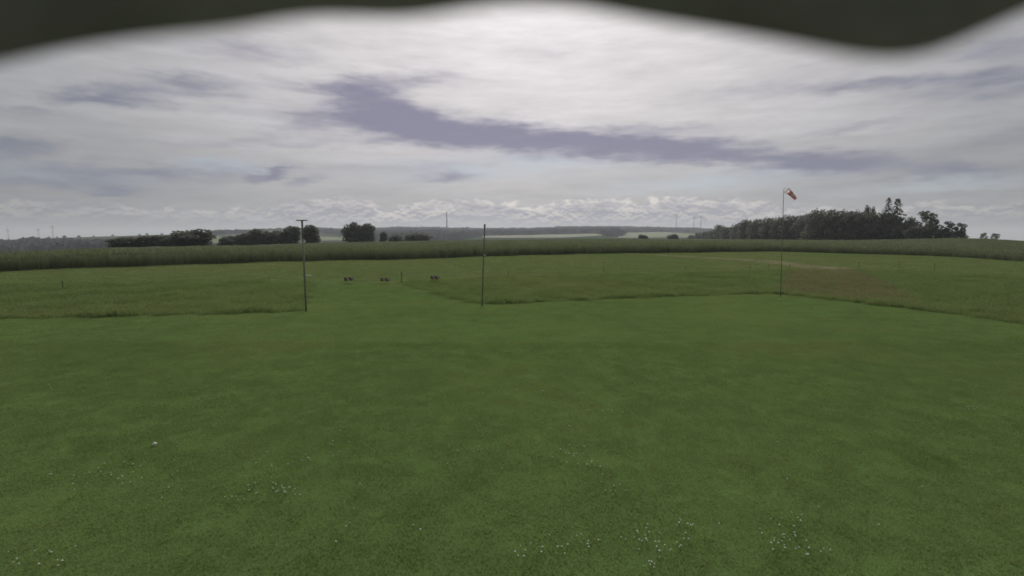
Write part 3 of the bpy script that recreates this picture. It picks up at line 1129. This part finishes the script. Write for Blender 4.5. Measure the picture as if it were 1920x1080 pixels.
cols = np.arange(590, 1420, 1.3)
far_wood('far_woodland', [(590, 1900), (640, 1500), (700, 1000), (780, 960), (870, 1000), (900, 1300), (1000, 1380), (1110, 1480), (1135, 1150), (1165, 1150), (1176, 1750), (1230, 1900), (1300, 2000), (1420, 2100)],
         [(590, 2400), (700, 2780), (1420, 2800)], 10, cols, 'blue-grey wooded ridge along the horizon', 3)
cols = np.arange(-60, 232, 1.5)
far_wood('far_woodland', [(-60, 780), (232, 800)], [(-60, 1120), (60, 1080), (130, 940), (232, 900)], 11, cols, 'dark wood in the dip at the far left', 4)
cols = np.arange(395, 640, 1.3)
far_wood('far_woodland', [(395, 1500), (640, 1900)], [(395, 1650), (640, 2300)], 7, cols, 'strip of woodland behind the long tree clump', 5, 14)

# little trees along the left skyline
SKY_X = [92, 107, 121, 148, 176, 212, 262, 276, 304, 400, 420, 436, 468, 605, 614]
for i, (px, yt, wp) in enumerate([(92, 443.5, 5), (107, 443.5, 4), (121, 441.5, 7), (148, 441, 6), (176, 441.5, 4), (212, 439.5, 5), (262, 438.5, 5), (276, 437, 5), (304, 437, 5), (400, 434, 6), (436, 431, 5), (420, 432.5, 5), (468, 430, 6), (605, 428.5, 5), (614, 428, 5)]):
    D = float(np.interp(px, rx, rD)) - 15
    tree('skyline_tree', BUSH, px, yt, D, wp, 'tiny tree on the skyline of the left hill, %s from the left' % ORD[SKY_X.index(px)], 'tree', 'tiny trees on the left skyline')


# ------------------------------------------------------------------ distant structures
def turbine(px, y_hub, D, y_base, rot, label, blade_px):
    X = (px - 960) / KX * D
    zg = hz(X, D)
    zh = CAM_H + float(slope(y_hub)) * D
    o = empty('wind_turbine', (X, D, zg))
    h = zh - zg
    r = D / KX * 0.62
    MB().ring_tube([(0, 0, -3), (0, 0, h * .5), (0, 0, h)], [r * 1.2, r * .95, r * .7], 10).build('tower', m_turb, o, smooth=True)
    MB().box((0, 2, h + r * .4), (r * 2, r * 5, r * 2)).build('nacelle', m_turb, o)
    MB().ring_tube([(0, -r * 2.2, h + r * .4), (0, -r * 3.0, h + r * .4)], [r * .9, r * .4], 8).build('hub', m_turb, o)
    bl = blade_px / KX * D
    for k in range(3):
        a = R(rot + 120 * k)
        d = Vector((math.sin(a), 0, math.cos(a)))
        c = Vector((0, -r * 2.6, h + r * .4))
        MB().ring_tube([c, c + d * bl * .25, c + d * bl], [r * .45, r * .55, r * .12], 6).build('blade', m_turb, o)
    tag(o, label, 'wind turbine', 'distant wind turbines')


turbine(16, 432, 1900, 452, 10, 'small wind turbine at the far left edge', 7)
turbine(73.5, 431, 2000, 448, 95, 'middle wind turbine of the three on the left skyline', 6)
turbine(100, 426, 1950, 446, 25, 'tallest wind turbine of the three on the left skyline', 8)
turbine(1267, 403, 2790, 425, 35, 'taller lone wind turbine on the ridge left of the wood', 8)
turbine(1300, 407.5, 2790, 426, 60, 'left of the two close wind turbines above the wood tip', 6)
turbine(1313, 407.5, 2790, 426, 5, 'right of the two close wind turbines above the wood tip', 6)

Dc = 2700
Xc = (838 - 960) / KX * Dc
zc = hz(Xc, Dc)
hc = CAM_H + float(slope(398)) * Dc - zc
chim = empty('chimney', (Xc, Dc, zc))
MB().ring_tube([(0, 0, -2), (0, 0, hc * .5), (0, 0, hc)], [3.9, 3.1, 2.5], 12).build('shaft', m_stone, chim, smooth=True)
MB().ring_tube([(0, 0, hc), (0, 0, hc + 2.0)], [3.0, 3.0], 12).build('rim', m_stone, chim)
tag(chim, 'tall slim chimney rising above the distant ridge', 'chimney')
for px, yt in ((782, 420.5), (789, 421.5)):
    X = (px - 960) / KX * 2700
    z0 = hz(X, 2700)
    hh = CAM_H + float(slope(yt)) * 2700 - z0
    o = empty('radio_mast', (X, 2700, z0))
    MB().ring_tube([(0, 0, -2), (0, 0, hh)], [1.0, .4], 6).build('mast', m_stone, o)
    MB().box((0, 0, hh * .8), (4, 4, 1)).build('platform', m_stone, o)
    tag(o, 'thin radio mast on the ridge, %s of two left of the chimney' % ('left' if px < 785 else 'right'), 'mast')

# houses on the far slope behind the hedge
for i, (px, py, D, wm, lb) in enumerate([(435, 441, 1400, 12, 'tiny white house below the left skyline by the long clump'),
                                         (474, 434, 1500, 16, 'left white house of the row on the skyline behind the clump'),
                                         (492, 433, 1520, 18, 'middle white house of the row on the skyline behind the clump'),
                                         (512, 432, 1540, 18, 'right white house of the row on the skyline behind the clump'),
                                         (917, 439.5, 1420, 12, 'tiny white house beside the bare pole below the ridge')]):
    X = (px - 960) / KX * D
    zt = CAM_H + float(slope(py)) * D
    z0 = hz(X, D)
    o = empty('house', (X, D, z0))
    hw = max(4.0, zt - z0)
    MB().box((0, 0, hw / 2 - 1), (wm, 9, hw + 2)).build('wall', m_render, o)
    b = MB()
    b.v = [(-wm / 2 - .4, -5, hw), (wm / 2 + .4, -5, hw), (wm / 2 + .4, 5, hw), (-wm / 2 - .4, 5, hw), (-wm / 2, 0, hw + 3.2), (wm / 2, 0, hw + 3.2)]
    b.f = [(0, 1, 5, 4), (2, 3, 4, 5), (1, 2, 5), (3, 0, 4), (3, 2, 1, 0)]
    b.build('roof', m_roof, o)
    tag(o, lb, 'house')


# ------------------------------------------------------------------ poles on the lawn
def lean_pole(base_px, top_px):
    g = ground_at(*base_px)
    d = ray(*top_px)
    k = g.y / d.y
    top = Vector((d.x * k, g.y, CAM_H + d.z * k))
    return g, top - g


# lamp pole with a T-shaped head
g, t_ = lean_pole((574, 584), (566.3, 414))
lp = empty('lamp_pole', g)
MB().ring_tube([(0, 0, -.3), t_ * .5, t_ * .86], [.044, .040, .036], 10).build('pole', m_post, lp, smooth=True)
MB().ring_tube([t_ * .8, t_ * 1.0], [.050, .046], 10).build('sleeve', m_post, lp, smooth=True)
u = (t_ / t_.length)
px_m = g.y / F
hd = MB()
hd.box(t_ + Vector((0, 0, .02)), (19.5 * px_m, .10, .045))
head = hd.build('crossbar', m_post, lp)
br = t_ * .915
b_ = MB().box(br + Vector((-6.3 * px_m, -.02, 0)), (7.0 * px_m, .06, .055))
sp = b_.build('floodlight', m_post, lp)
MB().ring_tube([br, br + Vector((-3 * px_m, 0, 0))], [.015, .015], 6).build('bracket', m_steel, sp)
cl = t_ * .405
MB().ring_tube([cl - u * .06, cl + u * .06], [.075, .075], 10).build('clamp', m_post, lp)
MB().ring_tube([cl + Vector((2.6 * px_m, -.03, .0)), cl + Vector((14.5 * px_m, -.03, -.01))], [.018, .022], 8).build('white_bar', m_white, lp)
tag(lp, 'dark slender pole with T-shaped head at the corner of the unmown grass', 'pole')

# bare leaning pole right of the gateway
g2, t2 = lean_pole((903.5, 574), (909, 421))
bp = empty('bare_pole', g2)
MB().ring_tube([(0, 0, -.3), t2 * .35, t2 * .8, t2], [.036, .036, .033, .030], 10).build('pole', m_post, bp, smooth=True)
MB().ring_tube([t2 * .95, t2 * 1.0 + Vector((0, 0, .02))], [.046, .046], 10).build('cap', m_post, bp)
q2 = t2 * .63
pm = g2.y / F
MB().box(q2 + Vector((2.5 * pm, -.04, 0)), (3.2 * pm, .04, 1.2 * pm)).build('white_clip', m_white, bp)
q3 = t2 * .45
MB().ring_tube([q3 + Vector((-4 * pm, -.02, 0)), q3 + Vector((1 * pm, -.02, 0))], [.012, .012], 6).build('hook', m_steel, bp)
MB().ring_tube([q3 - u * .05, q3 + u * .05], [.055, .055], 10).build('clamp', m_post, bp)
tag(bp, 'bare dark pole leaning slightly right beside the gateway', 'pole')

# windsock pole
g3, t3 = lean_pole((1463.5, 557), (1469.5, 356))
wp = empty('windsock_pole', g3)
MB().ring_tube([(0, 0, -.3), t3 * .5, t3], [.024, .020, .015], 8).build('pole', m_steel, wp, smooth=True)
pm = g3.y / F
arm = MB().ring_tube([t3 * .985, t3 + Vector((0, 0, .05)), t3 + Vector((3.4 * pm, 0, 3.5 * pm))], [.013, .013, .010], 6).build('swivel_arm', m_steel, wp)
tag(wp, 'thin grey pole carrying the windsock at the lawn corner', 'pole')
mouth = g3 + t3 + Vector((5.6 * pm, -.03, -1.2 * pm))
tail = g3 + t3 + Vector((21.0 * pm, -.12, -17.3 * pm))
ws = empty('windsock', mouth)
ax = (tail - mouth)


def sock_piece(k0, k1, r0, r1, mat, name, sag=.02):
    b = MB()
    pts, rr = [], []
    for i in range(6):
        k = k0 + (k1 - k0) * i / 5
        p = ax * k + Vector((0, 0, .03 * math.sin(math.pi * k)))
        pts.append(p)
        rr.append((r0 + (r1 - r0) * i / 5) * (1 + .05 * math.sin(k * 19)))
    b.ring_tube(pts, rr, 14, False)
    o = b.build(name, mat, ws, smooth=True)
    return o


r_m, r_t = 5.2 * pm, 2.6 * pm
rk = lambda k: r_m + (r_t - r_m) * k
for k0, k1, mt, nm in ((0, .17, m_whitecloth, 'white_band'), (.172, .52, m_red, 'red_band'), (.522, .64, m_whitecloth, 'white_band'), (.642, 1.0, m_red, 'red_band')):
    sock_piece(k0, k1, rk(k0), rk(k1), mt, nm)
rg = bpy.data.meshes.new('mouth_ring')
bm = bmesh.new()
n1 = ax.normalized()
s1 = n1.cross(Vector((0, 0, 1))).normalized()
s2 = s1.cross(n1)
NR = 16
ring = []
for k in range(NR):
    a = 6.28318 * k / NR
    c = (s1 * math.cos(a) + s2 * math.sin(a))
    ring.append([bm.verts.new(c * (r_m + .012 * math.cos(6.28318 * j / 6)) + n1 * .012 * math.sin(6.28318 * j / 6)) for j in range(6)])
for k in range(NR):
    for j in range(6):
        bm.faces.new((ring[k][j], ring[(k + 1) % NR][j], ring[(k + 1) % NR][(j + 1) % 6], ring[k][(j + 1) % 6]))
bm.to_mesh(rg)
bm.free()
link('mouth_ring', rg, m_steel, ws)
MB().ring_tube([s2 * r_m, Vector((-2.2 * pm, .03, 4.4 * pm))], [.006, .006], 5).build('cord', m_steel, ws)
tag(ws, 'faded red and white windsock hanging slack at the pole top', 'windsock')


# ------------------------------------------------------------------ fence
def fence_post(px, yb, yt, label, w=.022):
    gq = ground_at(px, yb, 200)
    h = (yb - yt) / F * gq.y * 1.02
    o = empty('fence_post', gq)
    MB().ring_tube([(0, 0, -.2), (0, 0, h)], [w, w * .9], 7).build('stake', m_stake, o)
    MB().box((0, -w - .01, h * .86), (.05, .03, .05)).build('insulator', m_stake, o)
    tag(o, label, 'fence post', 'fence posts across the meadow')
    return gq, h


posts = [(118, 543, 527, 'dark fence post alone at the far left', .03), (505, 529, 518, 'thin fence post left of the lamp pole', .018), (753, 530, 510, 'stout fence post at the right of the gateway', .032),
         (953, 521, 507, 'thin fence post just right of the bare pole', .016), (1132, 514, 501, 'thin fence post in the meadow behind the right unmown grass', .016),
         (1285, 512, 499, 'thin fence post left of the windsock, by the start of the track', .016), (1406, 512, 499, 'thin fence post a little left of the windsock pole', .016),
         (1441, 509, 496, 'thin fence post closest to the left of the windsock pole', .016), (1480, 509, 494, 'thin fence post closest to the right of the windsock pole', .016),
         (1610, 505, 491, 'third fence post from the right picture edge', .018), (1685, 505, 490, 'second fence post from the right picture edge', .018), (1752, 508, 494, 'rightmost fence post below the wood', .018)]
PG = [fence_post(a, b, c, d, e) for a, b, c, d, e in posts]


def tape(i, j, k, label):
    (ga, ha), (gb, hb) = PG[i], PG[j]
    a = ga + Vector((0, -.03, ha * k))
    b = gb + Vector((0, -.03, hb * k))
    pts = [a.lerp(b, s / 8) + Vector((0, 0, -.06 * math.sin(math.pi * s / 8))) for s in range(9)]
    tag(MB().ring_tube(pts, [.007] * 9, 5).build('fence_wire', m_tape, smooth=True), label, 'wire', 'fence wires')
    return a, b


a1, b1 = tape(1, 2, .62, 'pale fence wire carrying two striped boards across the gateway')
a2, b2 = tape(2, 3, .62, 'pale fence wire carrying one striped board right of the gateway post')
for i in range(3, 7):
    tape(i, i + 1, .7, ['pale fence wire just right of the bare pole', 'pale fence wire in the middle of the meadow', 'pale fence wire left of the windsock pole', 'short pale fence wire nearest left of the windsock pole'][i - 3])
tape(0, 1, .8, 'pale fence wire across the unmown grass on the left')
for i in range(8, 11):
    tape(i, i + 1, .7, ['pale fence wire right of the windsock pole', 'pale fence wire below the spruces', 'pale fence wire at the right end of the fence'][i - 8])


# striped red and white warning boards hung on the wire
def board(px, py, wpx, hpx, rot, label):
    gq = ground_at(px, 531, 200)
    D = gq.y - .06
    c = at_depth(px, py, D)
    m_ = D / F
    w_, h_ = wpx * m_, hpx * m_
    o = empty('warning_board', (c.x, c.y, c.z - h_ / 2))
    o.rotation_euler = (0, R(rot), 0)
    n = 4
    for k in range(n):
        x0, x1 = -w_ / 2 + w_ * k / n, -w_ / 2 + w_ * (k + 1) / n - .004
        sk = h_ * .45
        th = .012
        b = MB()
        lo, hi = 0.0, h_
        xa0, xa1 = x0 - (sk / 2 if k else 0), x1 - (sk / 2 if k < n - 1 else 0)
        xb0, xb1 = x0 + (sk / 2 if k else 0), x1 + (sk / 2 if k < n - 1 else 0)
        b.v = [(xb0, -th, lo), (xb1, -th, lo), (xa1, -th, hi), (xa0, -th, hi), (xb0, th, lo), (xb1, th, lo), (xa1, th, hi), (xa0, th, hi)]
        b.f = [(0, 1, 2, 3), (5, 4, 7, 6), (4, 0, 3, 7), (1, 5, 6, 2), (3, 2, 6, 7), (4, 5, 1, 0)]
        b.build('red_stripe' if k % 2 == 0 else 'white_stripe', m_board_red if k % 2 == 0 else m_board_white, o)
    for sx in (-.4, .4):
        MB().ring_tube([(w_ * sx, .0, h_ - .01), (w_ * sx, .02, h_ + .10)], [.006, .006], 5).build('hook', m_steel, o)
    tag(o, label, 'warning board', 'striped boards on the fence wire')


board(655, 523, 19, 6.5, -5, 'striped red and white board nearest the lamp pole')
board(722.5, 524.5, 18, 6.2, 2, 'striped red and white board just left of the gateway post')
board(815.5, 520.5, 17, 6.0, 3, 'striped red and white board right of the gateway post')


# ------------------------------------------------------------------ white clover heads in the lawn
m_stem = surf('flower_stem', (0.08, 0.13, 0.04), 0.8, 0.1, 20.0)


def flower_mesh(seed):
    q = random.Random(seed)
    bm = bmesh.new()
    bmesh.ops.create_icosphere(bm, subdivisions=1, radius=.0092)
    for v in bm.verts:
        v.co *= q.uniform(.8, 1.25)
        v.co.z = v.co.z * .8 + .062
    ret = bmesh.ops.create_cone(bm, cap_ends=False, segments=4, radius1=.0015, radius2=.0015, depth=.06)
    for v in ret['verts']:
        v.co.z += .03
    for f in bm.faces:
        f.material_index = 1 if all(v.co.z < .0601 and abs(v.co.x) < .003 for v in f.verts) else 0
    m = bpy.data.meshes.new('clover_flower')
    bm.to_mesh(m)
    bm.free()
    m.materials.append(m_petal)
    m.materials.append(m_stem)
    return m


FL = [flower_mesh(s) for s in range(4)]
clusters = [
    (215, 895, 26, 12, 13, 'dense patch in the lower left lawn'), (130, 902, 26, 12, 8, 'loose patch near the left edge of the lawn'), (312, 905, 14, 16, 7, 'thin upright patch right of the dense lower left one'),
    (512, 922, 26, 10, 14, 'spread patch below centre left'), (545, 930, 8, 6, 6, 'tight knot at the right of the lower left patches'), (470, 938, 24, 8, 8, 'sparse row left of the tight knot'),
    (630, 832, 12, 8, 9, 'small tight patch left of the lawn centre'), (570, 868, 28, 8, 9, 'sparse row below the small tight patch left of centre'), (405, 744, 20, 5, 9, 'faint far patch in the left half of the lawn'),
    (97, 724, 6, 7, 4, 'faint far patch at the left edge'), (1072, 855, 14, 5, 14, 'bright tight patch right of the lawn centre'), (1102, 873, 12, 4, 8, 'small patch just below the bright tight one'),
    (1146, 920, 12, 10, 10, 'faint round patch right of centre'), (1130, 776, 22, 5, 10, 'far patch right of the lawn centre'), (1040, 806, 18, 5, 6, 'sparse far row left of the bright tight patch'),
    (1030, 738, 14, 3, 6, 'faint most distant patch at centre'), (945, 735, 14, 3, 5, 'faint distant row left of centre'), (1250, 1030, 26, 9, 22, 'large bright patch at the lower right of centre'),
    (1010, 1042, 28, 8, 13, 'row near the bottom edge at centre'), (1085, 1026, 18, 8, 9, 'patch between the bottom row and the large bright patch'), (1300, 990, 18, 7, 10, 'patch above the large bright one'),
    (1190, 1006, 14, 16, 8, 'upright patch left of the large bright one'), (1470, 1022, 18, 11, 20, 'large bright patch towards the lower right corner'), (1527, 1044, 12, 8, 7, 'small patch right of the large lower right one'),
    (1490, 978, 20, 10, 9, 'patch above the large lower right one'), (1232, 1066, 10, 5, 7, 'small patch at the bottom edge right of centre'), (40, 1055, 16, 8, 5, 'few at the bottom left corner'),
    (110, 1058, 16, 10, 7, 'small patch at the bottom left'), (1826, 769, 10, 3, 6, 'faint distant patch near the right edge'), (700, 995, 46, 16, 6, 'few scattered at the bottom left of centre'),
    (860, 850, 80, 40, 12, 'scattered over the middle of the lawn'), (1600, 900, 90, 50, 7, 'scattered over the right of the lawn')]
for (cx, cy, sx, sy, n, where) in clusters:
    for i in range(n):
        px, py = random.gauss(cx, sx * 1.3), min(1078, random.gauss(cy, sy * 1.25))
        v = ground_at(px, py, 60)
        o = link('clover_flower', FL[random.randrange(4)], None, None, v)
        sc = random.uniform(.75, 1.25)
        o.scale = (sc, sc, random.uniform(.9, 1.15))
        o.rotation_euler = (random.uniform(-.2, .2), random.uniform(-.2, .2), random.uniform(0, 6.28))
        tag(o, 'white clover head, ' + where, 'flower', 'clover, ' + where)

v = ground_at(290, 836, 60)
mu = empty('mushroom', v)
MB().ring_tube([(0, 0, -.01), (0, 0, .03)], [.014, .011], 8).build('stem', m_petal, mu)
MB().ring_tube([(0, 0, .022), (0, 0, .030), (0, 0, .045), (0, 0, .058), (0, 0, .064)], [.024, .036, .034, .02, .004], 12).build('cap', m_petal, mu, smooth=True)
tag(mu, 'single pale round mushroom in the left of the lawn', 'mushroom')


# ------------------------------------------------------------------ black sheeting of the lookout's awning above the lens
def build_awning():
    edge = [(-4300, 60), (-3200, 150), (-2300, 60), (-1500, 130), (-900, 215), (-500, 190), (-200, 146), (0, 101), (130, 73), (280, 53), (420, 41), (480, 29), (540, 18), (620, 14), (700, 20), (780, 18), (850, 6), (900, -4),
            (980, -10), (1080, -4), (1130, 5), (1200, 19), (1300, 34), (1400, 51), (1500, 68), (1580, 85), (1650, 97), (1700, 99), (1760, 90), (1810, 70), (1860, 46),
            (1920, 20), (2000, -16), (2200, -50), (2500, -40), (2900, 20), (3600, 120), (4400, 30), (5400, 150), (6200, 60)]
    ex, ey = [e[0] for e in edge], [e[1] for e in edge]
    Y0 = 0.42
    xs = np.linspace(-4300, 6200, 560)
    ys = np.interp(xs, ex, ey)
    ys = np.convolve(np.pad(ys, 3, mode='edge'), np.ones(7) / 7, 'valid')
    hem = [at_depth(a, b, Y0 + .015 * math.sin(a * .011)) for a, b in zip(xs, ys)]
    o = empty('awning', (0, 0, 0))
    prof = []
    for p in hem:
        droop = p.z
        prof.append([(p.x, p.y, p.z), (p.x, p.y - .012, p.z + .05), (p.x, p.y - .03, max(p.z + .09, 3.86)),
                     (p.x, p.y + .004, max(p.z + .09, 3.862) + .006), (p.x, p.y + .016, p.z + .05), (p.x, p.y + .010, p.z - .002)])
    V = [v for pr in prof for v in pr]
    Fc = []
    for i in range(len(prof) - 1):
        for k in range(6):
            a, b = i * 6 + k, i * 6 + (k + 1) % 6
            Fc.append((a, b, b + 6, a + 6))
    link('valance', mesh_np('valance', V, Fc, True), m_awn, o)
    # roof sheet running back over the lens
    V, Fc = [], []
    n = 90
    xa, xb = hem[0].x, hem[-1].x
    for j, (yy, zz) in enumerate(((Y0 - .02, 3.865), (.1, 3.90), (-.4, 3.95), (-1.0, 4.02))):
        for i in range(n + 1):
            x_ = xa + (xb - xa) * i / n
            V.append((x_, yy, zz + .012 * math.sin(x_ * 9 + j)))
    nn = len(V)
    V += [(a, b, c + .01) for a, b, c in V]
    for j in range(3):
        for i in range(n):
            a = j * (n + 1) + i
            Fc.append((a, a + 1, a + n + 2, a + n + 1))
            Fc.append((nn + a, nn + a + n + 1, nn + a + n + 2, nn + a + 1))
    link('canopy', mesh_np('canopy', V, Fc, True), m_awn, o)
    for x_ in (xa, xb):
        for y_, z_ in ((Y0 - .06, 3.87), (-.98, 4.0)):
            MB().ring_tube([(x_, y_, -.2), (x_, y_, z_)], [.035, .035], 10).build('post', m_post, o)
    tag(o, 'dark sagging sheet of an awning hanging blurred across the top of the view', 'awning')


build_awning()


# ------------------------------------------------------------------ haze
def build_haze():
    m, t = mat_new('air')
    out = t.n('ShaderNodeOutputMaterial')
    v = t.n('ShaderNodeVolumePrincipled')
    v.inputs['Color'].default_value = (0.88, 0.94, 1.0, 1)
    v.inputs['Density'].default_value = 1.6e-4
    v.inputs['Anisotropy'].default_value = 0.25
    t.link(v.outputs[0], out.inputs['Volume'])
    zmin = -130
    b = MB().box((0, 0, (zmin + 162) / 2), (19000, 19000, 162 - zmin))
    o = b.build('haze', m)
    tag(o, 'thin pale haze over the whole landscape', 'haze', kind='stuff')


build_haze()
gz = [o for o in bpy.data.objects if o.name == 'ground'][0]
print('ground z', min(v.co.z for v in gz.data.vertices), max(v.co.z for v in gz.data.vertices))
